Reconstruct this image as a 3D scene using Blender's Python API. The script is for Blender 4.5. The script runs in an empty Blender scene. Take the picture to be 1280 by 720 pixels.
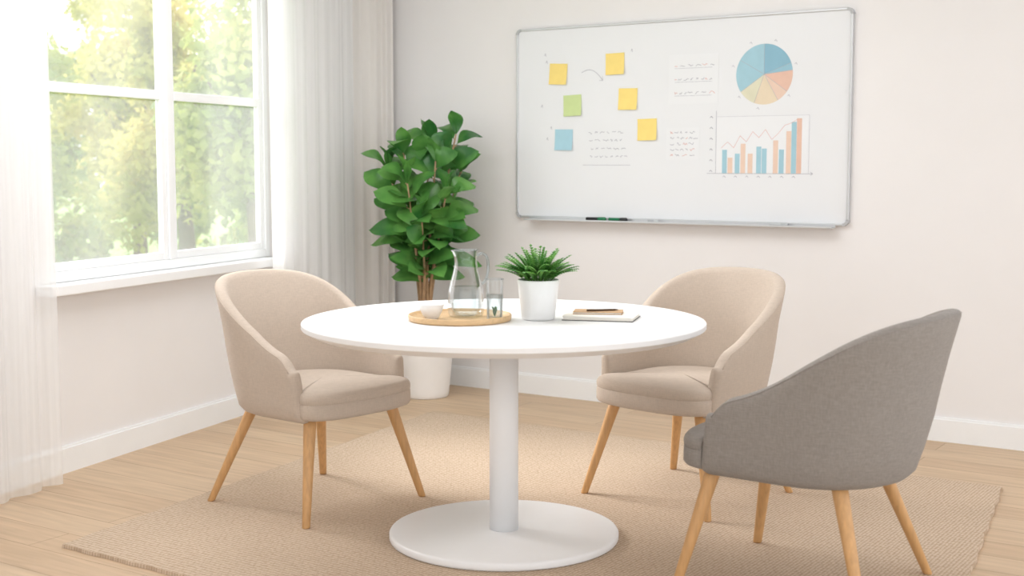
import bpy, bmesh, math, random
from mathutils import Vector, Matrix, noise
random.seed(7)
S=bpy.context.scene
COL=S.collection
rad=math.radians
# ---------------------------------------------------------------- materials
def new_mat(name):
    m=bpy.data.materials.new(name); m.use_nodes=True
    nt=m.node_tree; b=nt.nodes['Principled BSDF']
    return m,nt,b
def c4(c): return (c[0],c[1],c[2],1.0)
def srgb(r,g,b):
    f=lambda v:(v/255/12.92) if v/255<=0.04045 else ((v/255+0.055)/1.055)**2.4
    return (f(r),f(g),f(b))
def mat(name,col,rough=0.5,var=0.06,scale=8.0,bump=0.0,bscale=60.0,metal=0.0,spec=0.5,stretch=None,coord='Object'):
    m,nt,b=new_mat(name)
    tc=nt.nodes.new('ShaderNodeTexCoord'); mp=nt.nodes.new('ShaderNodeMapping')
    nt.links.new(tc.outputs[coord],mp.inputs['Vector'])
    if stretch: mp.inputs['Scale'].default_value=stretch
    n=nt.nodes.new('ShaderNodeTexNoise'); n.inputs['Scale'].default_value=scale; n.inputs['Detail'].default_value=4
    nt.links.new(mp.outputs[0],n.inputs['Vector'])
    r=nt.nodes.new('ShaderNodeValToRGB')
    r.color_ramp.elements[0].position=0.3; r.color_ramp.elements[1].position=0.7
    r.color_ramp.elements[0].color=c4([max(0,x*(1-var)) for x in col]); r.color_ramp.elements[1].color=c4([min(1,x*(1+var)) for x in col])
    nt.links.new(n.outputs['Fac'],r.inputs['Fac']); nt.links.new(r.outputs['Color'],b.inputs['Base Color'])
    b.inputs['Roughness'].default_value=rough; b.inputs['Metallic'].default_value=metal
    b.inputs['Specular IOR Level'].default_value=spec
    if bump>0:
        n2=nt.nodes.new('ShaderNodeTexNoise'); n2.inputs['Scale'].default_value=bscale; n2.inputs['Detail'].default_value=3
        nt.links.new(mp.outputs[0],n2.inputs['Vector'])
        bp=nt.nodes.new('ShaderNodeBump'); bp.inputs['Strength'].default_value=bump; bp.inputs['Distance'].default_value=0.002
        nt.links.new(n2.outputs['Fac'],bp.inputs['Height']); nt.links.new(bp.outputs[0],b.inputs['Normal'])
    return m
def fabric(name,col,var):
    m,nt,b=new_mat(name)
    tc=nt.nodes.new('ShaderNodeTexCoord')
    w=[]
    for st in ((280,280,44),(44,44,320)):
        mp=nt.nodes.new('ShaderNodeMapping'); mp.inputs['Scale'].default_value=st
        nt.links.new(tc.outputs['Object'],mp.inputs['Vector'])
        n=nt.nodes.new('ShaderNodeTexNoise'); n.inputs['Scale'].default_value=1.0; n.inputs['Detail'].default_value=2
        nt.links.new(mp.outputs[0],n.inputs['Vector']); w.append(n)
    mx=nt.nodes.new('ShaderNodeMath'); mx.operation='ADD'
    nt.links.new(w[0].outputs['Fac'],mx.inputs[0]); nt.links.new(w[1].outputs['Fac'],mx.inputs[1])
    h=nt.nodes.new('ShaderNodeMath'); h.operation='MULTIPLY'; h.inputs[1].default_value=0.5
    nt.links.new(mx.outputs[0],h.inputs[0])
    r=nt.nodes.new('ShaderNodeValToRGB'); r.color_ramp.elements[0].position=0.35; r.color_ramp.elements[1].position=0.65
    r.color_ramp.elements[0].color=c4([x*(1-var) for x in col]); r.color_ramp.elements[1].color=c4([min(1,x*(1+var)) for x in col])
    nt.links.new(h.outputs[0],r.inputs['Fac']); nt.links.new(r.outputs['Color'],b.inputs['Base Color'])
    b.inputs['Roughness'].default_value=0.95; b.inputs['Specular IOR Level'].default_value=0.15
    b.inputs['Sheen Weight'].default_value=0.12; b.inputs['Sheen Roughness'].default_value=0.5
    bp=nt.nodes.new('ShaderNodeBump'); bp.inputs['Strength'].default_value=0.25; bp.inputs['Distance'].default_value=0.001
    nt.links.new(h.outputs[0],bp.inputs['Height']); nt.links.new(bp.outputs[0],b.inputs['Normal'])
    return m
def sheer(name,col,transp,translu):
    m=bpy.data.materials.new(name); m.use_nodes=True; nt=m.node_tree; nt.nodes.clear()
    out=nt.nodes.new('ShaderNodeOutputMaterial')
    d=nt.nodes.new('ShaderNodeBsdfDiffuse'); d.inputs['Color'].default_value=c4(col)
    t=nt.nodes.new('ShaderNodeBsdfTranslucent'); t.inputs['Color'].default_value=c4(col)
    tr=nt.nodes.new('ShaderNodeBsdfTransparent')
    m1=nt.nodes.new('ShaderNodeMixShader'); m1.inputs[0].default_value=translu
    m2=nt.nodes.new('ShaderNodeMixShader')
    tc=nt.nodes.new('ShaderNodeTexCoord'); mp=nt.nodes.new('ShaderNodeMapping'); mp.inputs['Scale'].default_value=(30,30,0.6)
    n=nt.nodes.new('ShaderNodeTexNoise'); n.inputs['Scale'].default_value=1.0
    mr=nt.nodes.new('ShaderNodeMapRange'); mr.inputs['From Min'].default_value=0.3; mr.inputs['From Max'].default_value=0.7
    mr.inputs['To Min'].default_value=max(0,transp-0.06); mr.inputs['To Max'].default_value=transp+(0.06 if transp>0 else 0)
    nt.links.new(tc.outputs['Object'],mp.inputs['Vector']); nt.links.new(mp.outputs[0],n.inputs['Vector']); nt.links.new(n.outputs['Fac'],mr.inputs['Value'])
    nt.links.new(mr.outputs[0],m2.inputs[0])
    nt.links.new(d.outputs[0],m1.inputs[1]); nt.links.new(t.outputs[0],m1.inputs[2])
    nt.links.new(m1.outputs[0],m2.inputs[1]); nt.links.new(tr.outputs[0],m2.inputs[2]); nt.links.new(m2.outputs[0],out.inputs['Surface'])
    return m
def leafmat(name,ca,cb,translu=0.25,rough=0.4,scale=3.0):
    m,nt,b=new_mat(name)
    out=nt.nodes['Material Output']
    tc=nt.nodes.new('ShaderNodeTexCoord'); n=nt.nodes.new('ShaderNodeTexNoise'); n.inputs['Scale'].default_value=scale; n.inputs['Detail'].default_value=3
    nt.links.new(tc.outputs['Object'],n.inputs['Vector'])
    r=nt.nodes.new('ShaderNodeValToRGB'); r.color_ramp.elements[0].position=0.35; r.color_ramp.elements[1].position=0.65
    r.color_ramp.elements[0].color=c4(ca); r.color_ramp.elements[1].color=c4(cb)
    nt.links.new(n.outputs['Fac'],r.inputs['Fac']); nt.links.new(r.outputs['Color'],b.inputs['Base Color'])
    b.inputs['Roughness'].default_value=rough
    t=nt.nodes.new('ShaderNodeBsdfTranslucent'); nt.links.new(r.outputs['Color'],t.inputs['Color'])
    mx=nt.nodes.new('ShaderNodeMixShader'); mx.inputs[0].default_value=translu
    nt.links.new(b.outputs[0],mx.inputs[1]); nt.links.new(t.outputs[0],mx.inputs[2]); nt.links.new(mx.outputs[0],out.inputs['Surface'])
    return m
def thinglass(name,edge=(.70,.74,.75),center=(.965,.975,.975),refl=.6,p0=.5,base=.04):
    m=bpy.data.materials.new(name); m.use_nodes=True; nt=m.node_tree; nt.nodes.clear()
    out=nt.nodes.new('ShaderNodeOutputMaterial'); lw=nt.nodes.new('ShaderNodeLayerWeight'); lw.inputs['Blend'].default_value=0.3
    r=nt.nodes.new('ShaderNodeValToRGB'); r.color_ramp.elements[0].position=p0; r.color_ramp.elements[1].position=0.98
    r.color_ramp.elements[0].color=c4(center); r.color_ramp.elements[1].color=c4(edge)
    nt.links.new(lw.outputs['Facing'],r.inputs['Fac'])
    tr=nt.nodes.new('ShaderNodeBsdfTransparent'); nt.links.new(r.outputs['Color'],tr.inputs['Color'])
    gl=nt.nodes.new('ShaderNodeBsdfGlossy'); gl.inputs['Roughness'].default_value=0.03
    mu=nt.nodes.new('ShaderNodeMath'); mu.operation='MULTIPLY_ADD'; mu.inputs[1].default_value=refl; mu.inputs[2].default_value=base; nt.links.new(lw.outputs['Fresnel'],mu.inputs[0]); mu.use_clamp=True
    mx=nt.nodes.new('ShaderNodeMixShader'); nt.links.new(mu.outputs[0],mx.inputs[0]); nt.links.new(tr.outputs[0],mx.inputs[1]); nt.links.new(gl.outputs[0],mx.inputs[2])
    nt.links.new(mx.outputs[0],out.inputs['Surface'])
    return m

M_wall=mat('wall_paint',srgb(239,237,237),0.9,0.010,3.0,0.15,40,spec=0.2)
M_ceil=mat('ceiling_paint',srgb(245,246,248),0.9,0.01)
M_trim=mat('trim_paint',srgb(245,246,247),0.45,0.01)
M_white=mat('table_white_lacquer',srgb(243,243,244),0.38,0.008,spec=0.4)
M_ceramic=mat('white_ceramic',srgb(236,236,236),0.35,0.02)
M_potw=mat('white_planter',srgb(243,241,239),0.55,0.02)
M_fab=fabric('beige_linen',srgb(197,182,168),0.06)
M_fabg=fabric('grey_linen',srgb(147,141,136),0.11)
M_leg=mat('oak_leg',srgb(206,160,108),0.45,0.12,6,stretch=(14,14,1.2),bump=0.1)
M_tray=mat('bamboo_tray',srgb(212,178,134),0.5,0.10,5,stretch=(2,22,22))
M_alu=mat('aluminium_frame',srgb(205,207,209),0.35,0.02,metal=0.5)
M_plast=mat('grey_plastic',srgb(184,186,189),0.5,0.02)
M_board=mat('whiteboard_enamel',srgb(233,235,238),0.3,0.006,2.0)
M_paper=mat('paper',srgb(235,237,240),0.6,0.006)
M_page=mat('notebook_page',srgb(246,242,234),0.8,0.01)
M_ink=mat('ink_grey',srgb(176,177,187),0.7,0.1)
M_inkr=mat('ink_red',srgb(220,176,170),0.7,0.1)
def flat(name,r,g,b,rough=0.7): return mat(name,srgb(r,g,b),rough,0.03,20)
M_yel=flat('note_yellow',250,224,134); M_grn=flat('note_green',206,224,160); M_blu=flat('note_blue',172,212,227)
M_b1=flat('chart_blue',154,196,213); M_b2=flat('chart_light_blue',164,203,217); M_o1=flat('chart_orange',233,206,188)
M_o2=flat('chart_tan',230,214,188); M_o3=flat('chart_cream',222,219,194); M_b3=flat('chart_deep_blue',140,185,205)
M_o4=flat('chart_salmon',229,192,174)
M_leaf=leafmat('houseplant_leaf',srgb(48,108,50),srgb(112,170,84),0.2,0.27,5)
M_leaf2=leafmat('fern_leaf',srgb(66,132,58),srgb(134,188,94),0.25,0.45,25)
M_stem=mat('plant_stem',srgb(176,144,110),0.8,0.2,30,0.4,80)
M_soil=mat('soil',srgb(70,52,40),0.95,0.3,60,0.8,60)
M_glass=thinglass('clear_glass')
M_handle=thinglass('handle_glass',edge=(.45,.50,.52),center=(.76,.80,.81),p0=.1,base=.15)
M_water=thinglass('water',edge=(.82,.86,.87),center=(.88,.915,.925),refl=0.3)
M_tfol=[leafmat('tree_leaves_a',srgb(178,184,96),srgb(230,216,134),0.5,0.7,0.9),
        leafmat('tree_leaves_b',srgb(132,158,88),srgb(202,202,116),0.5,0.7,1.1),
        leafmat('tree_leaves_c',srgb(90,126,72),srgb(150,172,98),0.45,0.7,1.5)]
M_bark=mat('bark',srgb(110,94,78),0.9,0.25,14,0.5,30)
M_grass=mat('grass',srgb(130,155,90),0.95,0.25,10)
M_cover=mat('kraft_cover',srgb(190,154,116),0.6,0.08,30)
M_black=mat('black_plastic',srgb(38,40,42),0.4,0.05)
M_pen=mat('bronze_pen',srgb(90,70,52),0.35,0.05,metal=.3)
M_green=mat('green_plastic',srgb(30,120,78),0.4,0.05)
M_sheer=sheer('sheer_curtain',(0.97,0.97,0.97),0.48,0.5)
M_sheer2=sheer('sheer_curtain_gathered',(0.98,0.98,0.98),0.12,0.45)
M_drape=sheer('linen_drape',srgb(240,236,232),0.0,0.2)
def pane():
    m=bpy.data.materials.new('window_glass'); m.use_nodes=True; nt=m.node_tree; nt.nodes.clear()
    out=nt.nodes.new('ShaderNodeOutputMaterial'); tr=nt.nodes.new('ShaderNodeBsdfTransparent'); g=nt.nodes.new('ShaderNodeBsdfGlossy'); g.inputs['Roughness'].default_value=0.02
    t=nt.nodes.new('ShaderNodeBsdfTranslucent'); t.inputs['Color'].default_value=(1,1,1,1)
    a=nt.nodes.new('ShaderNodeMixShader'); a.inputs[0].default_value=0.04
    b=nt.nodes.new('ShaderNodeMixShader')
    tc=nt.nodes.new('ShaderNodeTexCoord'); mp=nt.nodes.new('ShaderNodeMapping'); mp.inputs['Scale'].default_value=(2.5,1,0.3)
    n=nt.nodes.new('ShaderNodeTexNoise'); n.inputs['Scale'].default_value=1.0; n.inputs['Detail'].default_value=0
    mr=nt.nodes.new('ShaderNodeMapRange'); mr.inputs['From Min'].default_value=0.3; mr.inputs['From Max'].default_value=0.7; mr.inputs['To Min'].default_value=0.06; mr.inputs['To Max'].default_value=0.14  # streaky white translucent share puts haze and sheer reflection into the glass
    nt.links.new(tc.outputs['Object'],mp.inputs['Vector']); nt.links.new(mp.outputs[0],n.inputs['Vector']); nt.links.new(n.outputs['Fac'],mr.inputs['Value']); nt.links.new(mr.outputs[0],b.inputs[0])
    nt.links.new(tr.outputs[0],a.inputs[1]); nt.links.new(g.outputs[0],a.inputs[2])
    nt.links.new(a.outputs[0],b.inputs[1]); nt.links.new(t.outputs[0],b.inputs[2]); nt.links.new(b.outputs[0],out.inputs['Surface'])
    return m
M_pane=pane()
def floor_mat():
    m,nt,b=new_mat('oak_floor')
    tc=nt.nodes.new('ShaderNodeTexCoord'); mp=nt.nodes.new('ShaderNodeMapping'); mp.inputs['Rotation'].default_value=(0,0,rad(33.42))
    nt.links.new(tc.outputs['Object'],mp.inputs['Vector'])
    br=nt.nodes.new('ShaderNodeTexBrick'); br.inputs['Scale'].default_value=1.0; br.inputs['Brick Width'].default_value=1.6; br.inputs['Row Height'].default_value=0.17
    br.inputs['Mortar Size'].default_value=0.002; br.inputs['Mortar Smooth'].default_value=0.3; br.offset=0.37
    br.inputs['Color1'].default_value=c4(srgb(212,187,158)); br.inputs['Color2'].default_value=c4(srgb(202,174,144)); br.inputs['Mortar'].default_value=c4(srgb(162,133,104))
    nt.links.new(mp.outputs[0],br.inputs['Vector'])
    mp2=nt.nodes.new('ShaderNodeMapping'); mp2.inputs['Scale'].default_value=(1.6,22,1)
    nt.links.new(mp.outputs[0],mp2.inputs['Vector'])
    n=nt.nodes.new('ShaderNodeTexNoise'); n.inputs['Scale'].default_value=1.6; n.inputs['Detail'].default_value=6; n.inputs['Distortion'].default_value=0.6
    nt.links.new(mp2.outputs[0],n.inputs['Vector'])
    r=nt.nodes.new('ShaderNodeValToRGB'); r.color_ramp.elements[0].position=0.3; r.color_ramp.elements[1].position=0.7
    r.color_ramp.elements[0].color=(0.84,0.82,0.79,1); r.color_ramp.elements[1].color=(1.05,1.04,1.03,1)
    nt.links.new(n.outputs['Fac'],r.inputs['Fac'])
    mx=nt.nodes.new('ShaderNodeMix'); mx.data_type='RGBA'; mx.blend_type='MULTIPLY'; mx.inputs['Factor'].default_value=1.0
    nt.links.new(br.outputs['Color'],mx.inputs['A']); nt.links.new(r.outputs['Color'],mx.inputs['B']); nt.links.new(mx.outputs['Result'],b.inputs['Base Color'])
    b.inputs['Roughness'].default_value=0.5
    return m
M_floor=floor_mat()
def rug_mat():
    m,nt,b=new_mat('jute_weave')
    tc=nt.nodes.new('ShaderNodeTexCoord'); mp=nt.nodes.new('ShaderNodeMapping')
    mp.inputs['Scale'].default_value=(80,58,1)
    nt.links.new(tc.outputs['Object'],mp.inputs['Vector'])
    v=nt.nodes.new('ShaderNodeTexVoronoi'); v.inputs['Scale'].default_value=1.0; v.inputs['Randomness'].default_value=0.22
    nt.links.new(mp.outputs[0],v.inputs['Vector'])
    n=nt.nodes.new('ShaderNodeTexNoise'); n.inputs['Scale'].default_value=3.0; n.inputs['Detail'].default_value=5
    nt.links.new(tc.outputs['Object'],n.inputs['Vector'])
    r=nt.nodes.new('ShaderNodeValToRGB'); r.color_ramp.elements[0].position=0.1; r.color_ramp.elements[1].position=0.65
    r.color_ramp.elements[0].color=c4(srgb(222,204,184)); r.color_ramp.elements[1].color=c4(srgb(178,154,130))
    nt.links.new(v.outputs['Distance'],r.inputs['Fac'])
    r2=nt.nodes.new('ShaderNodeValToRGB'); r2.color_ramp.elements[0].color=(0.94,0.93,0.92,1); r2.color_ramp.elements[1].color=(1.04,1.03,1.03,1)
    nt.links.new(n.outputs['Fac'],r2.inputs['Fac'])
    mx=nt.nodes.new('ShaderNodeMix'); mx.data_type='RGBA'; mx.blend_type='MULTIPLY'; mx.inputs['Factor'].default_value=1.0
    nt.links.new(r.outputs['Color'],mx.inputs['A']); nt.links.new(r2.outputs['Color'],mx.inputs['B']); nt.links.new(mx.outputs['Result'],b.inputs['Base Color'])
    b.inputs['Roughness'].default_value=0.95; b.inputs['Specular IOR Level'].default_value=0.1
    inv=nt.nodes.new('ShaderNodeMath'); inv.operation='SUBTRACT'; inv.inputs[0].default_value=1.0; nt.links.new(v.outputs['Distance'],inv.inputs[1])
    bp=nt.nodes.new('ShaderNodeBump'); bp.inputs['Strength'].default_value=0.6; bp.inputs['Distance'].default_value=0.003
    nt.links.new(inv.outputs[0],bp.inputs['Height']); nt.links.new(bp.outputs[0],b.inputs['Normal'])
    return m
M_rug=rug_mat()
# ---------------------------------------------------------------- helpers
def obj(name,verts,faces,mats,smooth=False,parent=None,label=None,cat=None,kind=None,group=None,loc=(0,0,0),rotz=0,mi=None,bevel=0):
    me=bpy.data.meshes.new(name); me.from_pydata([tuple(v) for v in verts],[],faces); me.validate(); me.update()
    if not isinstance(mats,(list,tuple)): mats=[mats]
    for m in mats: me.materials.append(m)
    if mi:
        for p,i in zip(me.polygons,mi): p.material_index=i
    for p in me.polygons: p.use_smooth=smooth
    bm=bmesh.new(); bm.from_mesh(me); bmesh.ops.recalc_face_normals(bm,faces=bm.faces); bm.to_mesh(me); bm.free()
    o=bpy.data.objects.new(name,me); COL.objects.link(o)
    o.location=loc; o.rotation_euler=(0,0,rotz)
    if parent: o.parent=parent
    if label: o['label']=label
    if cat: o['category']=cat
    if kind: o['kind']=kind
    if group: o['group']=group
    if bevel:
        md=o.modifiers.new('bevel','BEVEL'); md.width=bevel; md.segments=3; md.limit_method='ANGLE'; md.angle_limit=rad(40)
        for p in me.polygons: p.use_smooth=True
        wn=o.modifiers.new('wn','WEIGHTED_NORMAL')
    return o
def empty(name,loc,rotz,label,cat,group=None):
    o=bpy.data.objects.new(name,None); COL.objects.link(o); o.location=loc; o.rotation_euler=(0,0,rotz); o.empty_display_size=0.1
    o['label']=label; o['category']=cat
    if group: o['group']=group
    return o
class G:
    def __init__(s): s.v=[]; s.f=[]; s.m=[]
    def add(s,v,f,m=0):
        n=len(s.v); s.v+= [tuple(p) for p in v]; s.f+=[tuple(i+n for i in q) for q in f]; s.m+=[m]*len(f)
    def box(s,x0,x1,y0,y1,z0,z1,m=0):
        v=[(x0,y0,z0),(x1,y0,z0),(x1,y1,z0),(x0,y1,z0),(x0,y0,z1),(x1,y0,z1),(x1,y1,z1),(x0,y1,z1)]
        s.add(v,[(0,3,2,1),(4,5,6,7),(0,1,5,4),(1,2,6,5),(2,3,7,6),(3,0,4,7)],m)
    def lathe(s,prof,seg=48,cx=0,cy=0,m=0,cap0=False,cap1=False,spout=None):
        v=[];f=[]
        for r,z in prof:
            for i in range(seg):
                a=2*math.pi*i/seg; rr=r
                if spout and z>spout[1]:
                    da=(a-spout[0]+math.pi)%(2*math.pi)-math.pi
                    rr=r+spout[2]*((z-spout[1])/spout[3])**2*math.exp(-(da/.35)**2)
                v.append((cx+rr*math.cos(a),cy+rr*math.sin(a),z))
        for k in range(len(prof)-1):
            for i in range(seg):
                j=(i+1)%seg; f.append((k*seg+i,k*seg+j,(k+1)*seg+j,(k+1)*seg+i))
        if cap0: f.append(tuple(range(seg))[::-1])
        if cap1: f.append(tuple((len(prof)-1)*seg+i for i in range(seg)))
        s.add(v,f,m)
    def tube(s,pts,rs,seg=10,m=0):
        pts=[Vector(p) for p in pts]; v=[];f=[]
        up=Vector((0.13,0.21,1)).normalized(); 
        for k,p in enumerate(pts):
            d=(pts[min(k+1,len(pts)-1)]-pts[max(k-1,0)]).normalized()
            a=d.cross(Vector((0.3,0.91,0.05))).normalized()
            if a.length<0.1: a=d.cross(up).normalized()
            b=d.cross(a).normalized(); r=rs[k] if isinstance(rs,(list,tuple)) else rs
            for i in range(seg):
                t=2*math.pi*i/seg; v.append(p+a*r*math.cos(t)+b*r*math.sin(t))
        for k in range(len(pts)-1):
            for i in range(seg):
                j=(i+1)%seg; f.append((k*seg+i,k*seg+j,(k+1)*seg+j,(k+1)*seg+i))
        f.append(tuple(range(seg))[::-1]); f.append(tuple((len(pts)-1)*seg+i for i in range(seg)))
        s.add(v,f,m)
    def ribbon(s,pts,w,y,m=0):
        for (x0,z0),(x1,z1) in zip(pts[:-1],pts[1:]):
            dx,dz=x1-x0,z1-z0; l=math.hypot(dx,dz) or 1e-6; nx,nz=-dz/l*w/2,dx/l*w/2; ex,ez=dx/l*w*.3,dz/l*w*.3
            s.add([(x0+nx-ex,y,z0+nz-ez),(x0-nx-ex,y,z0-nz-ez),(x1-nx+ex,y,z1-nz+ez),(x1+nx+ex,y,z1+nz+ez)],[(0,1,2,3)],m)
    def make(s,name,mats,**k):
        return obj(name,s.v,s.f,mats,mi=s.m,**k)
# ---------------------------------------------------------------- room frame
CX,CY=-0.912,7.99
uB=Vector((.8346,-.5508,0)); nB=Vector((.5508,.8346,0)); aB=math.atan2(-.5508,.8346)
uL=Vector((-.3593,-.9332,0)); nLout=Vector((-.9332,.3593,0)); aL=math.atan2(.9332,.3593)
C0=Vector((CX,CY,0))
def PB(w,off,z): return C0+uB*w-nB*off+Vector((0,0,z))
def PL(L,off,z): return C0+uL*L-nLout*off+Vector((0,0,z))
H=2.7
p=[C0-uL*0.3-uB*0.15,C0+uB*6.5-uL*0.3,C0+uB*6.5+uL*9,C0+uL*9-uB*0.15]
def slab(name,z0,z1,m,kind='structure'):
    v=[(q.x,q.y,z0) for q in p]+[(q.x,q.y,z1) for q in p]
    return obj(name,v,[(3,2,1,0),(4,5,6,7),(0,1,5,4),(1,2,6,5),(2,3,7,6),(3,0,4,7)],m,kind=kind)
slab('floor',-0.12,0,M_floor); slab('ceiling',H,H+.12,M_ceil)
g=G(); g.box(-0.12,6.5,0,0.2,0,H); g.make('wall_back',M_wall,kind='structure',loc=C0,rotz=aB)
WX0,WX1,WZ0,WZ1=-2.845,-1.10,0.81,2.42
WT=.065
g=G(); g.box(-9,WX0,0,WT,0,H); g.box(WX1,0.0,0,WT,0,H); g.box(WX0,WX1,0,WT,0,WZ0); g.box(WX0,WX1,0,WT,WZ1,H)
g.make('wall_left',M_wall,kind='structure',loc=C0,rotz=aL)
g=G(); g.box(0.004,6.5,-0.016,0,0,.105); g.box(0.004,6.5,-0.010,0,.105,.115); g.make('baseboard_back',M_trim,kind='structure',loc=C0,rotz=aB)
g=G(); g.box(-9,-0.02,-0.016,0,0,.105); g.box(-9,-0.02,-0.010,0,.105,.115); g.make('baseboard_left',M_trim,kind='structure',loc=C0,rotz=aL)
# window, set flush with the inner wall face
g=G()
y0,y1=-0.004,0.050
fr=0.036
g.box(WX0,WX0+fr,y0,y1,WZ0,WZ1); g.box(WX1-fr,WX1,y0,y1,WZ0,WZ1)
g.box(WX0+fr,WX1-fr,y0,y1,WZ0,WZ0+.045); g.box(WX0+fr,WX1-fr,y0,y1,WZ1-fr,WZ1)
mx=-1.965
g.box(mx-.018,mx+.018,y0,y1,WZ0+.045,WZ1-fr)
panes=[]
for a,b in ((WX0+fr,mx-.018),(mx+.018,WX1-fr)):
    s=.036; ys0,ys1=y0+.010,y1-.014; z0,z1=WZ0+.045,WZ1-fr
    g.box(a,a+s,ys0,ys1,z0,z1); g.box(b-s,b,ys0,ys1,z0,z1); g.box(a+s,b-s,ys0,ys1,z0,z0+s); g.box(a+s,b-s,ys0,ys1,z1-s,z1)
    g.box(a+s,b-s,ys0,ys1,1.605,1.648)
    panes+= [(a+s,b-s,z0+s,1.605),(a+s,b-s,1.648,z1-s)]
win=g.make('window_1',M_trim,kind='structure',loc=C0,rotz=aL,bevel=0.004)
g=G()
for a,b,c,d in panes: g.box(a,b,.020,.024,c,d)
g.make('window_pane',M_pane,parent=win)
g=G(); g.box(WX0-.06,WX1+.04,-.095,-.005,WZ0-.045,WZ0); g.make('trim_1',M_trim,kind='structure',loc=C0,rotz=aL,bevel=0.006)
# ---------------------------------------------------------------- curtains
def curtain(name,pts,z0,z1,fold,amp,m,label,th=0,seed=0):
    rnd=random.Random(seed)
    P=[Vector((q[0],q[1],0)) for q in pts]
    ln=[0]
    for a,b in zip(P[:-1],P[1:]): ln.append(ln[-1]+(b-a).length)
    T=ln[-1]; n=int(T/ (fold/18)); nz=14; v=[];f=[]
    ph=[rnd.uniform(-.6,.6) for _ in range(60)]; am=[rnd.uniform(.45,1.15) for _ in range(60)]
    for i in range(n+1):
        s=T*i/n
        k=max(j for j in range(len(ln)) if ln[j]<=s+1e-9); k=min(k,len(P)-2)
        t=(s-ln[k])/(ln[k+1]-ln[k]); q=P[k].lerp(P[k+1],t); d=(P[k+1]-P[k]).normalized(); nn=Vector((-d.y,d.x,0))
        for j in range(nz+1):
            h=j/nz; z=z0+(z1-z0)*h
            fi=s/fold; i0=int(fi)%60; i1=(int(fi)+1)%60; fr_=fi%1; w=ph[i0]*(1-fr_)+ph[i1]*fr_
            ang=2*math.pi*fi+w*2.2+(1-h)*0.5*math.sin(fi*1.7+seed)
            a=amp*(am[i0]*(1-fr_)+am[i1]*fr_)*(1.0-.25*h)
            q2=q+nn*(a*math.sin(ang)+a*.2*math.sin(2.1*ang+1+h*.6))
            v.append((q2.x,q2.y,z))
    for i in range(n):
        for j in range(nz):
            a=i*(nz+1)+j; f.append((a,a+nz+1,a+nz+2,a+1))
    o=obj(name,v,f,m,smooth=True,label=label,cat='curtain')
    return o
a=PL(2.985,.165,0); b=PL(4.3,.165,0)
curtain('sheer_curtain',[a,b],.02,2.655,.13,.024,M_sheer,'sheer white floor-length curtain hanging beside the window',seed=2)
a=PL(1.34,.17,0); b=PL(.43,.17,0)
c=curtain('sheer_curtain',[a,b],.02,2.655,.125,.013,M_sheer2,'gathered sheer white curtain by the room corner',seed=5)
curtain('linen_curtain',[(-.95,7.655),(-.83,7.71),(-.70,7.765)],.02,2.655,.085,.015,M_drape,'beige linen curtain bunched in the room corner',seed=9)
g=G(); g.box(-4.6,-.25,-.185,-.145,2.665,H); g.make('trim_2',M_trim,kind='structure',loc=C0,rotz=aL)
# ---------------------------------------------------------------- whiteboard
wb=empty('whiteboard',PB(2.10,0,1.005),aB,'large wall-mounted whiteboard with aluminium frame, charts and handwriting','whiteboard')
W2=.9625; HB=1.047
def wbx(w): return w-2.10
def wbz(z): return z-1.005
g=G(); g.box(-W2+.010,W2-.010,-.018,-.006,.010,HB-.010); g.make('board_surface',M_board,parent=wb)
g=G()
t=.012
g.box(-W2+.03,W2-.03,-.026,-.001,0,t); g.box(-W2+.03,W2-.03,-.026,-.001,HB-t,HB); g.box(-W2,-W2+t,-.026,-.001,.03,HB-.03); g.box(W2-t,W2,-.026,-.001,.03,HB-.03)
g.make('frame',M_alu,parent=wb,bevel=.003)
for sx in (-1,1):
    for sz in (0,1):
        cx=sx*(W2-.03); cz=.03 if sz==0 else HB-.03
        sgz=-1 if sz==0 else 1
        v=[];f=[];n=8
        for y in (-.028,0):
            for R in (.031,.017):
                for i in range(n+1):
                    a=math.pi/2*i/n; v.append((cx+sx*R*math.cos(a),y,cz+sgz*R*math.sin(a)))
        K=n+1
        for i in range(n):
            f+=[(i,i+1,K+i+1,K+i),(2*K+i,2*K+i+1,3*K+i+1,3*K+i),(i,i+1,2*K+i+1,2*K+i),(K+i,K+i+1,3*K+i+1,3*K+i)]
        f+=[(0,K,3*K,2*K),(n,K+n,3*K+n,2*K+n)]
        obj('frame_corner',v,f,M_plast,parent=wb)
g=G(); g.box(wbx(1.23),wbx(3.0),-.085,-.027,-.010,-.006); g.box(wbx(1.23),wbx(3.0),-.090,-.085,-.010,-.001); g.box(wbx(1.23),wbx(3.0),-.030,-.0265,-.010,.010)
g.make('pen_tray',M_alu,parent=wb,bevel=.0012)
YS=-.0186
def scribble(g,x0,x1,z,h,m=0,w=.0026,rnd=random):
    x=x0
    while x<x1:
        L=rnd.uniform(.012,.035); pts=[]
        n=max(3,int(L/.006))
        for i in range(n+1): pts.append((x+L*i/n,z+rnd.uniform(-h,h)))
        g.ribbon(pts,w,YS,m); x+=L+rnd.uniform(.008,.02)
rn=random.Random(3)
X=wbx;Z=wbz
for k in range(4):
    g=G(); scribble(g,X(1.60)+rn.uniform(0,.02),X(1.84)-rn.uniform(0,.05),Z(1.475-.043*k),.006,0,rnd=rn); g.make('handwriting',M_ink,parent=wb)
g=G(); g.ribbon([(X(1.57),Z(1.30)),(X(1.86),Z(1.30))],.002,YS,0); g.make('underline',M_ink,parent=wb)
pts=[(X(1.56)+.13*i/10,Z(1.80)+.022*math.sin(i/10*3.0)-.05*(i/10)**2) for i in range(11)]
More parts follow.
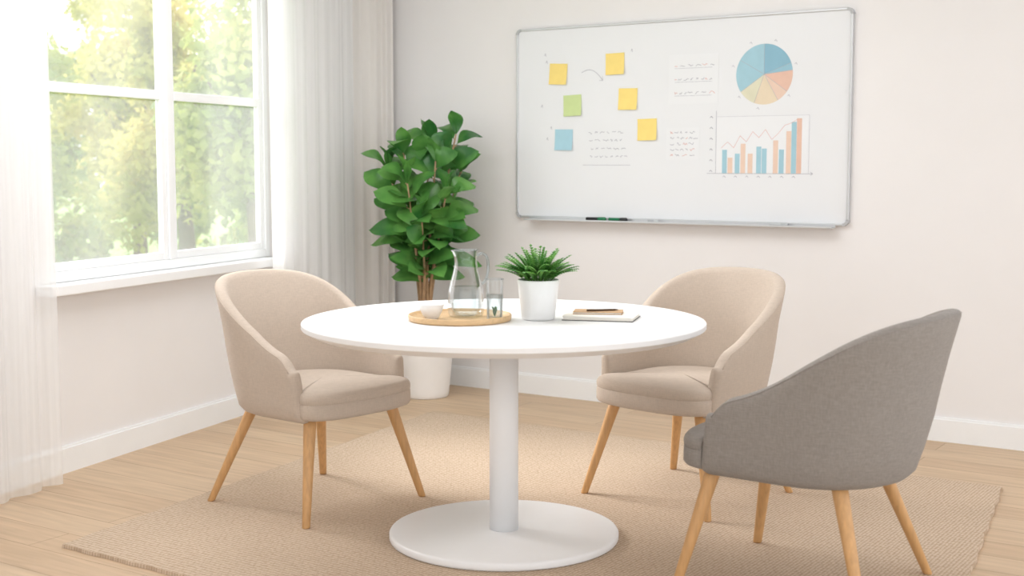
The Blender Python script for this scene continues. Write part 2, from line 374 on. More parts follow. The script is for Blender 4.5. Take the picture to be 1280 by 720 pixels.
g=G(); g.ribbon(pts,.003,YS,0); g.ribbon([(pts[-1][0]-.02,pts[-1][1]+.0),(pts[-1][0],pts[-1][1]),(pts[-1][0]-.003,pts[-1][1]+.022)],.002,YS,0); g.make('drawn_arrow',M_ink,parent=wb)
for (w,z) in ((1.32,1.90),(1.33,1.86),(1.36,1.50),(1.30,1.62),(1.335,1.44),(1.86,1.90)):
    g=G(); g.ribbon([(X(w),Z(z)),(X(w)+.006,Z(z)+.012),(X(w)+.010,Z(z)-.004)],.0025,YS,0); g.make('pen_mark',M_ink,parent=wb)
# pie chart
g=G(); pcx,pcz,R=X(2.612),Z(1.752),.150
sl=[(0,70,0),(70,84,5),(84,126,1),(126,150,6),(150,200,2),(200,236,3),(236,300,4),(300,360,4)]
for a0,a1,mi in sl:
    n=max(3,int((a1-a0)/5)); v=[(pcx,YS,pcz)]
    for i in range(n+1):
        a=rad(a0+(a1-a0)*i/n); v.append((pcx+R*math.sin(a),YS,pcz+R*math.cos(a)))
    g.add(v,[(0,i+1,i+2) for i in range(n)],mi)
for a0,_,_ in sl: 
    g.ribbon([(pcx,pcz),(pcx+R*math.sin(rad(a0)),pcz+R*math.cos(rad(a0)))],.0016,YS-.0004,7)
for a in (20,75,130,190,230,285,335):
    x=pcx+(R+.022)*math.sin(rad(a)); z=pcz+(R+.022)*math.cos(rad(a)); g.ribbon([(x-.007,z),(x,z+.006),(x+.006,z-.004)],.0022,YS,7)
g.make('pie_chart',[M_b3,M_o4,M_o2,M_o3,M_b2,M_b1,M_o1,M_ink],parent=wb)
# bar chart
g=G(); bx0,bx1,bz0,bz1=X(2.357),X(2.853),Z(1.258),Z(1.546)
g.box(bx0,bx1,YS-.0002,YS+.0004,bz0,bz1,0)
bars=[(.035,.12,2),(.066,.08,1),(.105,.10,2),(.136,.15,1),(.175,.10,1),(.221,.135,2),(.25,.125,2),(.31,.165,1),(.341,.12,2),(.378,.21,1),(.405,.255,2),(.432,.272,3)]
for x,h,mi in bars: g.add([(bx0+x,YS-.0006,bz0),(bx0+x+.026,YS-.0006,bz0),(bx0+x+.026,YS-.0006,bz0+h),(bx0+x,YS-.0006,bz0+h)],[(0,1,2,3)],mi)
g.ribbon([(bx0-.05,bz0),(bx1+.02,bz0)],.0022,YS-.0008,4); g.ribbon([(bx1+.01,bz0+.008),(bx1+.022,bz0),(bx1+.01,bz0-.008)],.002,YS-.0008,4)
g.ribbon([(bx0-.0,bz0),(bx0-.0,bz1+.03)],.0022,YS-.0008,4); g.ribbon([(bx0,bz1),(bx1,bz1),(bx1,bz0)],.0010,YS-.0008,4)
zz=[.13,.16,.13,.19,.16,.21,.18,.22,.17,.20,.24,.25,.27]
g.ribbon([(bx0+.03+.034*i,bz0+z) for i,z in enumerate(zz)],.0020,YS-.0009,5)
for i in range(6):
    g.ribbon([(bx0-.035,bz0+.01+.055*i),(bx0-.028,bz0+.016+.055*i),(bx0-.020,bz0+.008+.055*i)],.0035,YS,4)
for i in range(7): g.ribbon([(bx0+.04+.062*i,bz0-.018),(bx0+.047+.062*i,bz0-.012),(bx0+.055+.062*i,bz0-.020)],.0026,YS,4)
g.make('bar_chart',[M_paper,M_o1,M_b2,M_o4,M_ink,M_inkr],parent=wb)
def sheet(w0,w1,z0,z1,label,rows,seed):
    g=G(); cx=(w1-w0)/2; h=z1-z0; r=random.Random(seed)
    g.box(-cx,cx,-.0006,0,0,h,0)
    for k in range(rows):
        z=h*(1-(k+.8)/(rows+.6)); x=-cx*.75
        while x<cx*.7:
            L=r.uniform(.01,.03); pts=[(x+L*i/4,z+r.uniform(-.006,.006)) for i in range(5)]
            g.ribbon(pts,.0026,-.001,1 if r.random()<.85 else 2); x+=L+r.uniform(.006,.02)
        if rows<4: g.ribbon([(-cx*.75,z-.014),(cx*.75,z-.014)],.0014,-.001,1)
    return g.make('paper_sheet',[M_paper,M_ink,M_inkr],loc=PB((w0+w1)/2,.0192,z0),rotz=aB,label=label,cat='paper')
sheet(2.084,2.365,1.615,1.869,'white paper sheet with handwritten formula rows on the whiteboard',3,4)
sheet(2.074,2.263,1.327,1.493,'small white paper with dense handwriting on the whiteboard',5,8)
notes=[(1.410,1.797,M_yel,'yellow',3),(1.765,1.838,M_yel,'yellow',-1),(1.844,1.650,M_yel,'yellow',1),(1.961,1.487,M_yel,'yellow',-1),(1.502,1.624,M_grn,'green',-2),(1.447,1.438,M_blu,'blue',1)]
for k,(w,z,m,cn,tl) in enumerate(notes):
    n=6; v=[];f=[]; s=.114
    for i in range(n+1):
        for j in range(n+1):
            u=i/n-.5; h=j/n
            v.append((u*s,-.0008-.010*(1-h)**2.2*(0.7+.3*u*2),(h-.5)*s))
    for i in range(n):
        for j in range(n): a=i*(n+1)+j; f.append((a,a+n+1,a+n+2,a+1))
    o=obj('sticky_note',v,f,m,smooth=True,loc=PB(w,.019,z),rotz=aB,label=cn+' square sticky note on the whiteboard',cat='sticky note',group='sticky notes on the whiteboard')
    o.rotation_euler=(0,rad(tl),aB)
def marker(w,L,mb,mc,label,r=.0095):
    rings=[(0,.004),(.004,r),(L*.62,r),(L*.62+.002,r*1.12),(L-.006,r*1.12),(L,.005)]
    v=[];f=[];seg=16
    for x,rr in rings:
        for i in range(seg): a=2*math.pi*i/seg; v.append((x-L/2,rr*math.cos(a),rr*math.sin(a)))
    mi=[]
    for k in range(len(rings)-1):
        for i in range(seg): j=(i+1)%seg; f.append((k*seg+i,k*seg+j,(k+1)*seg+j,(k+1)*seg+i)); mi.append(1 if k>=2 else 0)
    f.append(tuple(range(seg))); mi.append(0); f.append(tuple((len(rings)-1)*seg+i for i in range(seg))); mi.append(1)
    o=obj('marker_pen',v,f,[mb,mc],smooth=True,mi=mi,loc=PB(w,.058,.999+r*1.13),rotz=aB,label=label,cat='marker pen')
marker(1.675,.125,M_black,M_green,'black whiteboard marker with green cap on the pen tray')
marker(1.81,.115,M_green,M_black,'green marker with dark cap on the pen tray')
marker(2.02,.06,M_plast,M_alu,'short grey marker on the pen tray',.007)
marker(2.72,.10,M_alu,M_plast,'slim silver marker with grey cap on the pen tray',.007)
# ---------------------------------------------------------------- rug
A=Vector((-1.538,4.33,0));B_=Vector((-.42,6.72,0));C_=Vector((1.974,5.12,0));D_=A+(C_-B_)
ctr=(A+B_+C_+D_)/4; ra=math.atan2((C_-B_).y,(C_-B_).x)
Ri=Matrix.Rotation(-ra,3,'Z')
cs=[Ri@(q-ctr) for q in (A,D_,C_,B_)]
n=40; v=[];f=[]
def bil(s,t): return (cs[0]*(1-s)+cs[1]*s)*(1-t)+(cs[3]*(1-s)+cs[2]*s)*t
for i in range(n+1):
    for j in range(n+1):
        q=bil(i/n,j/n); e=0.004*math.sin(j*1.9)*(i in(0,n)); v.append((q.x+e,q.y+.003*math.sin(i*2.3)*(j in (0,n)),.012))
N=len(v)
for i in range(n):
    for j in range(n): a=i*(n+1)+j; f.append((a,a+n+1,a+n+2,a+1))
per=[i*(n+1) for i in range(n+1)]+[n*(n+1)+j for j in range(1,n+1)]+[i*(n+1)+n for i in range(n-1,-1,-1)]+[j for j in range(n-1,0,-1)]
for k in per: v.append((v[k][0]*1.001,v[k][1]*1.001,0.0))
for k in range(len(per)):
    l=(k+1)%len(per); f.append((per[k],per[l],N+l,N+k))
obj('area_rug',v,f,M_rug,loc=(ctr.x,ctr.y,0.0005),rotz=ra,label='large woven beige jute rug under the table and chairs',cat='rug')
RZ=.0128
# ---------------------------------------------------------------- table
TX,TY=-.028,4.42; TZ=.776
tb=empty('round_table',(TX,TY,RZ),0,'round white pedestal meeting table on a disc base','table')
tz=TZ-RZ
g=G(); g.lathe([(0.0,tz),(.6,tz),(.684,tz),(.6875,tz-.001),(.689,tz-.003),(.689,tz-.017),(.6875,tz-.019),(.652,tz-.038),(.60,tz-.040),(0.0,tz-.040)],200)
o=g.make('tabletop',M_white,smooth=False,parent=tb)
g=G(); g.lathe([(0,tz-.046),(.16,tz-.046),(.165,tz-.0405),(0,tz-.0405)],48); g.make('mounting_plate',M_white,parent=tb)
g=G(); g.lathe([(.050,.029),(.050,tz-.046)],48,cap0=True,cap1=True); o=g.make('column',M_white,smooth=True,parent=tb)
g=G(); g.lathe([(0,.0),(.390,.0),(.397,.003),(.399,.008),(.399,.022),(.396,.027),(.389,.029),(.1,.0295),(0,.0295)],96); g.make('base',M_white,smooth=True,parent=tb)
# ---------------------------------------------------------------- chairs
def sst(x): x=max(0,min(1,x)); return x*x*(3-2*x)
YF=-.195
def ztop(y):
    t=max(0,(y+.23)/.45); t=t**1.85
    z=.594+.287*t
    k=.040; z=-k*math.log(math.exp(-z/k)+math.exp(-.884/k))
    if y<YF+.06: z-=.042*((YF+.06-y)/.06)**2
    return z
SW=.275
def shell():
    a,b,n=SW,.262,2.1
    pts=[]
    K=44
    for i in range(K+1):
        ph=-math.pi/2+math.pi*i/K
        s,c=math.sin(ph),math.cos(ph)
        pts.append((a*math.copysign(abs(s)**(2/n),s),b*abs(c)**(2/n)))
    left=[(-(a-.008*(1-i/14)),YF-YF*i/14) for i in range(14)]
    pts=left+pts+[(-x,y) for x,y in reversed(left)]
    n_=len(pts); rings=[]
    for k,(x,y) in enumerate(pts):
        p0=pts[max(k-1,0)]; p1=pts[min(k+1,n_-1)]
        tx,ty=p1[0]-p0[0],p1[1]-p0[1]; l=math.hypot(tx,ty); nx,ny=-ty/l,tx/l
        if nx*x+ny*(y+.1)<0: nx,ny=-nx,-ny
        zt=ztop(y); fw=sst(-y/.21)
        def P(o,z,nx=nx,ny=ny,x=x,y=y,zt=zt,fw=fw):
            h=(z-.36)/.5
            ln=h*(.030*abs(nx)+.110*max(ny,0))+ .016*math.sin(min(1,max(0,h*1.6))*math.pi)*0.5
            return (x+nx*(o+ln),y+ny*(o+ln)-fw*(zt-z)*.10,z)
        th=.048
        r=[P(-.060,.356),P(-.032,.358),P(-.012,.367),P(0,.386)]
        for q in (.15,.35,.55,.75,.9): r.append(P(0,.386+(zt-.022-.386)*q))
        r+=[P(0,zt-.020),P(-.003,zt-.010),P(-.010,zt-.003),P(-th/2,zt),P(-th+.010,zt-.003),P(-th+.003,zt-.011),P(-th,zt-.024)]
        for q in (.8,.6,.4,.2): r.append(P(-th-.004,.40+(zt-.022-.40)*q))
        r+=[P(-th-.008,.40),P(-th-.012,.37)]
        rings.append(r)
    def cap(r,adv,sc):
        cx=sum(p_[0] for p_ in r)/len(r); zc=.49; 
        return [(cx+(p_[0]-cx)*sc,p_[1]-adv,zc+(p_[2]-zc)*(1-(1-sc)*.16)) for p_ in r]
    C=((.008,.95),(.015,.82),(.021,.60),(.0235,.3))
    c1=[cap(rings[0],a_,s_) for a_,s_ in C]; c2=[cap(rings[-1],a_,s_) for a_,s_ in C]
    rings=c1[::-1]+rings+c2
    m=len(rings[0]); v=[p_ for r in rings for p_ in r]; f=[]
    for k in range(len(rings)-1):
        for i in range(m):
            j=(i+1)%m; f.append((k*m+i,k*m+j,(k+1)*m+j,(k+1)*m+i))
    f.append(tuple(range(m))); f.append(tuple((len(rings)-1)*m+i for i in range(m)))
    path=[r[10] for r in rings[4:-4]]
    return v,f,path
def seat():
    iw=SW-.051
    half=[]
    for i in range(0,13):
        a=math.pi/2*i/12; n=2.7
        half.append((.262*abs(math.sin(a))**(2/n),YF-.032-.113*abs(math.cos(a))**(2/n)))
    half+=[(.259,YF-.031),(.245,YF-.027),(iw+.003,YF-.014),(iw,YF+.01),(iw,-.10),(iw,0)]
    for i in range(1,13):
        a=math.pi/2*i/12; n=2.15
        half.append((iw*abs(math.cos(a))**(2/n),.213*abs(math.sin(a))**(2/n)))
    half[0]=(0,half[0][1]); 
    pts=half+[(-x,y) for x,y in reversed(half[1:-1])]
    lv=[(.370,.05),(.372,.02),(.378,.006),(.388,0),(.405,0),(.430,.0005),(.4325,.0025),(.4335,.0035),(.435,.0025),(.4375,.001),(.452,0),(.462,.003),(.470,.009),(.475,.020),(.479,.05),(.482,.10),(.484,.17),(.485,.25)]
    v=[];f=[];m=len(pts); cy=-.06
    for z,ins in lv:
        for x,y in pts:
            s=max(0.02,1-ins/ .27)
            v.append((x*s,cy+(y-cy)*s,z))
    for k in range(len(lv)-1):
        for i in range(m):
            j=(i+1)%m; f.append((k*m+i,k*m+j,(k+1)*m+j,(k+1)*m+i))
    f.append(tuple(range(m))[::-1]); f.append(tuple((len(lv)-1)*m+i for i in range(m)))
    return v,f
def leg(T,F):
    T=Vector(T);F=Vector(F); prof=[(0,.0125),(.01,.0145),(.5,.0190),(.9,.0235),(1,.024)]
    v=[];f=[];seg=20
    for t,r in prof:
        q=F.lerp(T,t)
        for i in range(seg): a=2*math.pi*i/seg; v.append((q.x+r*math.cos(a),q.y+r*math.sin(a),q.z))
    for k in range(len(prof)-1):
        for i in range(seg): j=(i+1)%seg; f.append((k*seg+i,k*seg+j,(k+1)*seg+j,(k+1)*seg+i))
    f.append(tuple(range(seg))[::-1]); f.append(tuple((len(prof)-1)*seg+i for i in range(seg)))
    return v,f
sv,sf,path=shell(); tv,tf=seat()
def chair_new(loc,th,label,m,feet):
    e=empty('dining_chair',loc,th,label,'chair','upholstered chairs around the round table')
    o=obj('backrest',sv,sf,m,smooth=True,parent=e)
    g=G(); g.tube(path,.0016,8); g.make('piping',m,smooth=True,parent=e)
    obj('seat',tv,tf,m,smooth=True,parent=e)
    for T,F in feet:
        v,f=leg(T,F); obj('leg',v,f,M_leg,smooth=True,parent=e)
    return e
feet=[((.200,-.215,.380),(.295,-.295,0)),((-.200,-.215,.380),(-.295,-.295,0)),((.165,.15,.378),(.285,.275,0)),((-.165,.15,.378),(-.285,.275,0))]
c1=chair_new((-.768,4.94,RZ),rad(49.5),'beige upholstered tub chair with oak legs beside the window',M_fab,feet)
def dup(src,loc,th,label,newm=None,sc=(1,1,1),ys=1,yo=0):
    e=src.copy(); COL.objects.link(e); e.location=loc; e.rotation_euler=(0,0,th); e['label']=label; e.scale=sc
    for ch in [o for o in bpy.data.objects if o.parent==src]:
        q=ch.copy(); COL.objects.link(q); q.parent=e
        if not ch.name.startswith('leg'):
            if ch.name.startswith('seat'): q.location=(0,-yo*.25,0)
            else: q.scale=(1,ys,1); q.location=(0,yo,0)
            if newm: q.data=ch.data.copy(); q.data.materials[0]=newm
    return e
dup(c1,(.703,5.03,RZ),rad(-43.8),'beige upholstered tub chair with oak legs near the whiteboard wall')
c3=dup(c1,(.920,3.93,RZ),rad(-124.8),'grey upholstered tub chair with oak legs, back turned',M_fabg,(1.03,1.03,1.0),1.06,.018)
# ---------------------------------------------------------------- leaves
def add_leaf(g,base,dirv,up,L,Wd,droop=.25,fold=.25,m=0,nl=8,tipp=1.0,maxw=.55):
    d=Vector(dirv).normalized(); u=Vector(up); sd=d.cross(u).normalized(); u=sd.cross(d).normalized()
    v=[];f=[]
    for i in range(nl+1):
        t=i/nl
        w=Wd/2*(math.sin(math.pi*min(1,t**(math.log(.5)/math.log(maxw))))**.8 if 0<t<1 else 0.0)+.0008
        c=Vector(base)+d*(L*t)-Vector((0,0,1))*(droop*L*t*t)+u*(.10*L*math.sin(t*math.pi))
        for q in (-1,-.5,0,.5,1):
            wave=.04*Wd*math.sin(t*9+q*2)
            v.append(c+sd*(w*q)+u*(fold*w*abs(q)+ wave*abs(q)))
    for i in range(nl):
        for j in range(4): a=i*5+j; f.append((a,a+1,a+6,a+5))
    g.add(v,f,m)
px,py=-.489,7.24
pl=empty('potted_plant',(px,py,0),0,'tall leafy green houseplant in a white ribbed floor pot','potted plant')
g=G()
k_=1.10
prof=[(0,0),(.112*k_,0),(.118*k_,.006)]
for i in range(1,13): 
    z=.006+.33*i/13; r=(.118+.030*i/13)*k_; prof+=[(r,z-.006),(r+.0015,z)]
prof+=[(.149*k_,.345),(.156*k_,.348),(.158*k_,.352),(.158*k_,.378),(.155*k_,.382),(.146*k_,.382),(.144*k_,.36),(.142*k_,.33),(0,.33)]
g.lathe(prof,64); g.make('pot',M_potw,smooth=True,parent=pl)
g=G(); g.lathe([(.1415*k_,.331),(.1415*k_,.345),(.08,.352),(0,.354)],40); g.make('soil',M_soil,smooth=True,parent=pl)
rn=random.Random(24)
gs=G(); gl=G()
stems=[((.03,0),(.18,-.03),1.47),((-.03,.02),(.03,.02),1.40),((0,-.03),(-.11,-.03),1.36),((.02,.03),(.13,-.18),1.14),((-.02,-.01),(-.08,-.16),1.20),((.0,.01),(.20,.04),1.26),((-.01,.0),(-.20,.03),1.27),((.0,-.02),(.0,-.20),1.02),((.01,-.01),(.07,-.10),1.32)]
for (bx,by),(tx_,ty_),hz in stems:
    pts=[];K=9
    ang=rn.uniform(0,6)
    for i in range(K+1):
        t=i/K
        s=t**1.5
        pts.append(Vector((bx*(1-t)+tx_*s+.012*math.sin(ang+t*7)*(1-t),by*(1-t)+ty_*s+.012*math.cos(ang+t*7)*(1-t),.345+(hz-.345)*t)))
    gs.tube(pts,[.010*(1-.8*i/K)+.002 for i in range(K+1)],8)
    az=rn.uniform(0,6.28); z=.64+rn.uniform(0,.06)
    while z<hz+.01:
        t=(z-.345)/(hz-.345); i=min(K-1,int(t*K)); q=pts[i].lerp(pts[i+1],min(1,t*K-i))
        az+=2.2+rn.uniform(-.4,.4)
        el=rn.uniform(.2,.85) if z<hz-.12 else rn.uniform(.6,1.15)
        d=Vector((math.cos(az)*math.cos(el),math.sin(az)*math.cos(el)*.9,math.sin(el)))
        pe=rn.uniform(.015,.03)
        gs.tube([q,q+d*pe],.0028,6)
        L=rn.uniform(.20,.25)*(0.9 if z>hz-.08 else 1)
        add_leaf(gl,q+d*pe,d,(rn.uniform(-.3,.3),rn.uniform(-1.3,-.3),.9),L,L*rn.uniform(.50,.60),droop=rn.uniform(.15,.45),fold=.10,maxw=.56)
        z+=rn.uniform(.038,.054)
    for k in range(2):
        a=az+k*2.1; d=Vector((.35*math.cos(a),.35*math.sin(a),1)); add_leaf(gl,pts[-1],d,(math.cos(a)*-1,math.sin(a)*-1,.3),rn.uniform(.14,.18),.09,droop=.05,fold=.2)
gs.make('stems',M_stem,smooth=True,parent=pl)
gl.make('foliage',M_leaf,smooth=True,parent=pl)
# small fern
fx,fy=.09,4.42
fp=empty('potted_fern',(fx,fy,TZ),0,'small bushy green fern in a white ceramic pot on the table','potted plant')
g=G(); g.lathe([(0,0),(.048,0),(.054,.003),(.058,.010),(.0700,.118),(.0715,.134),(.0705,.138),(.067,.138),(.0655,.130),(.064,.12),(0,.12)],64)
g.make('pot',M_ceramic,smooth=True,parent=fp)
g=G(); g.lathe([(.064,.1205),(.04,.127),(0,.129)],32); g.make('soil',M_soil,smooth=True,parent=fp)
rn=random.Random(5); gl=G()
for k in range(84):
    az=k*2.399+rn.uniform(-.2,.2); ring=(k/84)**.6
    L=.098+.020*rn.uniform(-1,1); el0=1.5-.72*ring
    pts=[];q=Vector((.038*ring*math.cos(az),.038*ring*math.sin(az),.125)); el=el0; n=13
    for i in range(n+1):
        pts.append(q.copy()); q=q+Vector((math.cos(az)*math.cos(el),math.sin(az)*math.cos(el),math.sin(el)))*(L*1.1/n); el-=(.06*ring+.02)*.75
    gl.tube(pts,.0010,5)
    for i in range(3,n+1):
        d=(pts[min(i+1,n)]-pts[i-1]).normalized(); sd=d.cross(Vector((0,0,1))).normalized()
        w=.021*math.sin(math.pi*(.18+.70*i/n))+.005
        for s in (-1,1):
            add_leaf(gl,pts[i],(sd*s*.9+d*.8),(0,0,1),w,.0085,droop=.15,fold=.1,nl=3,maxw=.45)
    add_leaf(gl,pts[-1],d,(0,0,1),.014,.007,nl=3)
gl.make('foliage',M_leaf2,smooth=True,parent=fp)
# ---------------------------------------------------------------- tray and things on it
def P_(x,y,z=TZ): return (x,y,z)
tx0,ty0=-.178,4.40
g=G(); g.lathe([(0,0),(.170,0),(.174,.002),(.176,.008),(.177,.018),(.1755,.021),(.172,.021),(.169,.017),(.166,.0095),(0,.009)],96)
g.make('serving_tray',M_tray,smooth=True,loc=P_(tx0,ty0,TZ+.0003),label='round bamboo serving tray on the white table',cat='tray')
TT=TZ+.0098
ca=empty('water_carafe',(-.158,4.42,TT),0,'clear glass carafe half full of water with a handle','carafe')
oprof=[(0,.001),(.050,.001),(.056,.003),(.0605,.012),(.0630,.03),(.0628,.06),(.0600,.09),(.054,.118),(.0465,.143),(.0410,.165),(.0385,.185),(.0385,.205),(.040,.222),(.0415,.229)]
g=G(); g.lathe(oprof,64,spout=(rad(205),.185,.012,.044)); g.make('glass_body',M_glass,smooth=True,parent=ca)
rim=[]
for i in range(65):
    a=2*math.pi*i/64; da=(a-rad(205)+math.pi)%(2*math.pi)-math.pi; rr=.0415+.012*math.exp(-(da/.35)**2)
    rim.append((rr*math.cos(a),rr*math.sin(a),.229))
g=G(); g.tube(rim,.0018,6); g.make('rim',M_handle,smooth=True,parent=ca)
g=G(); g.lathe([(0,.007),(.044,.007),(.0570,.0125),(.0605,.03),(.0603,.06),(.0575,.09),(.0550,.1015),(.0540,.1035),(0,.1035)],64); g.make('water',M_water,smooth=True,parent=ca)
g=G(); hp=[Vector((.0385,0,.208)),Vector((.055,0,.216)),Vector((.072,0,.209)),Vector((.080,0,.187)),Vector((.080,0,.157)),Vector((.074,0,.131)),Vector((.066,0,.118)),Vector((.0570,0,.110))]
hh=[]
for i in range(len(hp)-1):
    p0=hp[max(i-1,0)];p1=hp[i];p2=hp[i+1];p3=hp[min(i+2,len(hp)-1)]
    for k in range(5):
        t=k/5; hh.append(.5*((2*p1)+(p2-p0)*t+(2*p0-5*p1+4*p2-p3)*t*t+(3*p1-p0-3*p2+p3)*t**3))
hh.append(hp[-1]); g.tube(hh,.0048,12); o=g.make('handle',M_handle,smooth=True,parent=ca); o.rotation_euler=(0,0,rad(20))
dg=empty('drinking_glass',(-.058,4.325,TT),0,'clear drinking glass of water on the tray','glass')
g=G(); g.lathe([(0,.001),(.024,.001),(.0265,.003),(.027,.02),(.0295,.138)],48); g.make('glass_body',M_glass,smooth=True,parent=dg)
g=G(); g.tube([(.0295*math.cos(2*math.pi*i/48),.0295*math.sin(2*math.pi*i/48),.138) for i in range(49)],.0011,6); g.make('rim',M_handle,smooth=True,parent=dg)
g=G(); g.lathe([(0,.0085),(.0230,.0105),(.0245,.02),(.0262,.085),(0,.085)],48); g.make('water',M_water,smooth=True,parent=dg)
g=G()
for k in range(5):
    a=k*1.26; add_leaf(g,(0,0,.012),(math.cos(a)*.35,math.sin(a)*.35,1),(-math.cos(a),-math.sin(a),.2),.035,.014,droop=0,nl=5)
g.make('herb_sprig',M_leaf,smooth=True,parent=dg)
bp=[(0,0),(.020,0),(.023,.003),(.030,.014),(.038,.032),(.0435,.050),(.0430,.0515),(.0405,.0505),(.035,.032),(.026,.013),(.016,.007),(0,.006)]
g=G(); g.lathe(bp,48); g.make('small_bowl',M_ceramic,smooth=True,loc=(-.272,4.35,TT),label='small white ceramic bowl on the bamboo tray',cat='bowl')
bp=[(0,0),(.03,0),(.034,.003),(.050,.018),(.055,.030),(.0545,.031),(.053,.0305),(.047,.019),(.032,.007),(0,.006)]
g=G(); g.lathe(bp,48); g.make('shallow_dish',M_ceramic,smooth=True,loc=(-.315,4.65,TZ+.0003),label='shallow white dish on the table behind the tray',cat='dish')
def notebook(x,y,z,rz,w,d,h,label,mc,pn):
    e=empty('notebook',(x,y,z),rz,label,'notebook')
    g=G(); g.box(-w/2,w/2,-d/2,d/2,.0,.002); g.make('back_cover',M_black if pn else mc,parent=e,bevel=.0008)
    g=G(); 
    for k in range(int(h/.0022)): g.box(-w/2+.003+.0006*(k%2),w/2-.003,-d/2+.003+.0004*(k%3),d/2-.003,.0021+.0022*k,.0021+.0022*k+.0019)
    g.make('pages',M_page,parent=e)
    zt=.0021+.0022*int(h/.0022)
    g=G(); g.box(-w/2,w/2,-d/2,d/2,zt,zt+.002); g.make('cover',mc,parent=e,bevel=.0008)
    return zt+.002
zt=notebook(.31,4.45,TZ+.0003,rad(-14),.245,.18,.012,'notebook with dark back, thick white pages and pale top',M_page,True)
zt2=notebook(.300,4.475,TZ+.0006+zt,rad(-8),.17,.10,.0045,'thin brown kraft notebook stacked on another notebook',M_cover,False)
g=G(); g.tube([(-.055,0,0),(.045,0,0),(.058,0,0)],[.0036,.0036,.0012],12)
g.make('pen',M_pen,smooth=True,loc=(.312,4.46,TZ+zt+zt2+.0046),rotz=rad(12),label='slim dark bronze pen lying on the notebook',cat='pen')
# ---------------------------------------------------------------- outdoors
q0=C0+nLout*.3-uL*60; q1=C0+nLout*.3+uL*20; q2=q1+nLout*70; q3=q0+nLout*70
obj('lawn',[(q.x,q.y,-.6) for q in (q0,q1,q2,q3)],[(0,1,2,3)],M_grass,label='grass lawn outside the window',cat='lawn',kind='stuff')
def leafcloud(n,cl,size,rn):
    v=[];f=[]
    for k in range(n):
        c,r=cl[rn.randrange(len(cl))]
        d=Vector((rn.gauss(0,1),rn.gauss(0,1),rn.gauss(0,1))).normalized()
        q=Vector(c)+d*(r*rn.uniform(.55,1.05))
        a=Vector((rn.gauss(0,1),rn.gauss(0,1),rn.gauss(0,1))).normalized(); b=a.cross(d+Vector((.01,.02,.03))).normalized()
        s=size*rn.uniform(.6,1.3); i=len(v)
        v+=[q-a*s*.5,q+b*s*.28,q+a*s*.5,q-b*s*.28]; f.append((i,i+1,i+2,i+3))
    return v,f
def tree(x,y,cz,rx,h,mi,seed,label,nc=24,nlf=9000):
    rn=random.Random(seed); e=empty('tree',(x,y,-.6),0,label,'tree','garden trees outside the window')
    g=G(); K=6
    g.tube([(.05*math.sin(i),.05*math.cos(i*1.3),(cz+.6)*i/K*1.1) for i in range(K+1)],[.13*(1-.7*i/K) for i in range(K+1)],10)
    for k in range(6):
        a=k*1.05; g.tube([(0,0,(cz+.6)*.55+.12*k),(rx*.3*math.cos(a),rx*.3*math.sin(a),(cz+.6)*.75+.15*k),(rx*.7*math.cos(a),rx*.7*math.sin(a),cz+.6+.1*k)],[.05,.035,.012],7)
    g.make('trunk',M_bark,smooth=True,parent=e)
    cl=[]
    for k in range(nc):
        d=Vector((rn.gauss(0,1),rn.gauss(0,1),rn.gauss(0,1))).normalized()*rn.uniform(.3,1)
        cl.append(((d.x*rx,d.y*rx,cz+.6+d.z*h),rn.uniform(.35,.55)))
    v,f=leafcloud(nlf,cl,.13,rn)
    obj('foliage',v,f,M_tfol[mi],parent=e)
tr=[(-2.65,13.4,1.7,.95,1.7,1,1),(-5.65,13.4,1.9,.95,1.9,1,2),(-4.15,16.4,2.1,1.1,2.1,0,3),(-7.6,16.6,2.2,1.2,2.1,1,4),(-.9,16.4,2.0,1.1,1.9,1,5),(-5.9,20.4,2.3,1.3,2.3,0,6),(-2.4,20.2,2.2,1.3,2.2,0,7),(-9.8,20.6,2.4,1.4,2.4,0,8)]
for x,y,cz,rx,h,mi,sd in tr: tree(x,y,cz,rx,h,mi,sd,'leafy yellow-green garden tree outside the window' if mi==0 else 'leafy green garden tree outside the window')
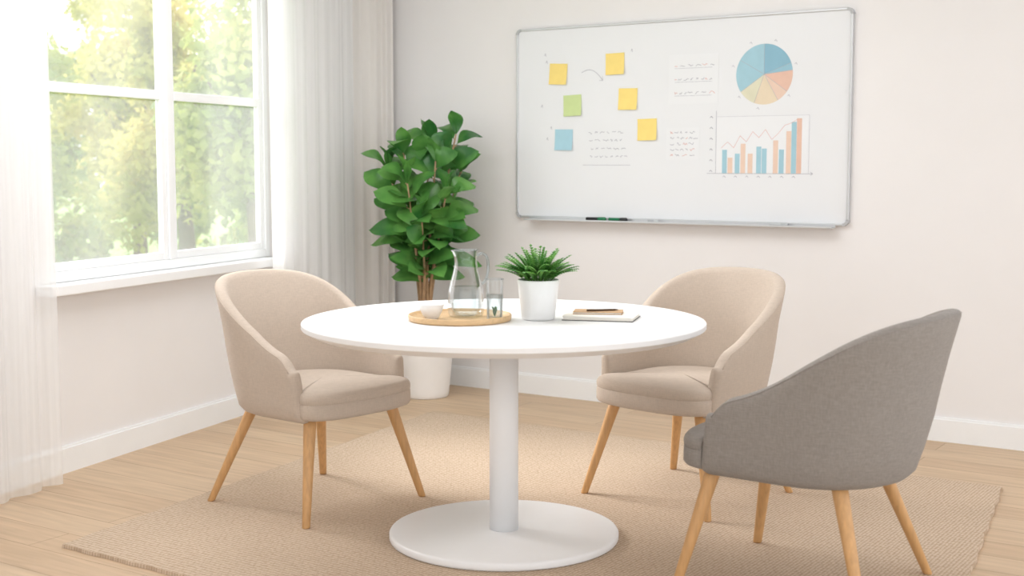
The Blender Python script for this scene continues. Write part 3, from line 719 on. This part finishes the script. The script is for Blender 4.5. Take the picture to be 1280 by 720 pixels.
for x,y,sd in ((-2.3,10.9,11),(-4.15,10.9,12),(-6.0,11.1,13)):
    rn=random.Random(sd); cl=[((rn.uniform(-.5,.5),rn.uniform(-.4,.4),rn.uniform(.1,1.0)),rn.uniform(.25,.38)) for _ in range(14)]
    v,f=leafcloud(5000,cl,.09,rn); obj('bush',v,f,M_tfol[2],loc=(x,y,-.6),label='dense green garden bush outside the window',cat='bush',group='garden bushes')
rn=random.Random(77); cl=[((rn.uniform(-9,7),rn.uniform(-.5,.5),rn.uniform(.2,3.8)),rn.uniform(.4,.7)) for _ in range(200)]
v,f=leafcloud(28000,cl,.24,rn); obj('hedge',v,f,M_tfol[1],loc=(-6,25,-.6),label='tall garden hedge behind the trees',cat='hedge',kind='stuff')
# ---------------------------------------------------------------- light
w=bpy.data.worlds.new('world'); S.world=w; w.use_nodes=True
bg=w.node_tree.nodes['Background']; bg.inputs[0].default_value=(.955,.98,1,1); bg.inputs[1].default_value=1.93
sl_=bpy.data.lights.new('sun_light','SUN'); sl_.energy=5.8; sl_.angle=rad(30); sl_.color=(1,.98,.96)
so=bpy.data.objects.new('sun_light',sl_); COL.objects.link(so)
d=Vector((.75,-.45,-.55)); so.rotation_euler=d.to_track_quat('-Z','Y').to_euler(); so.location=(-6,10,6)
al=bpy.data.lights.new('added_fill_light','AREA'); al.shape='RECTANGLE'; al.size=2.4; al.size_y=1.6; al.energy=42; al.color=(.95,.975,1)  # added fill under the ceiling to brighten the room, not an actual fitting
ao=bpy.data.objects.new('added_fill_light',al); COL.objects.link(ao); ao.location=(-.5,4.8,2.66)
# ---------------------------------------------------------------- camera
cam=bpy.data.cameras.new('camera'); co=bpy.data.objects.new('camera',cam); COL.objects.link(co)
co.location=(0,0,1.31); co.rotation_euler=(rad(90-5.5),0,0); cam.lens=45.56; cam.sensor_width=36; cam.clip_end=200
cam.dof.use_dof=True; cam.dof.focus_distance=5.2; cam.dof.aperture_fstop=3.0
S.camera=co
S.view_settings.view_transform='Standard'
S.view_settings.exposure=0.0
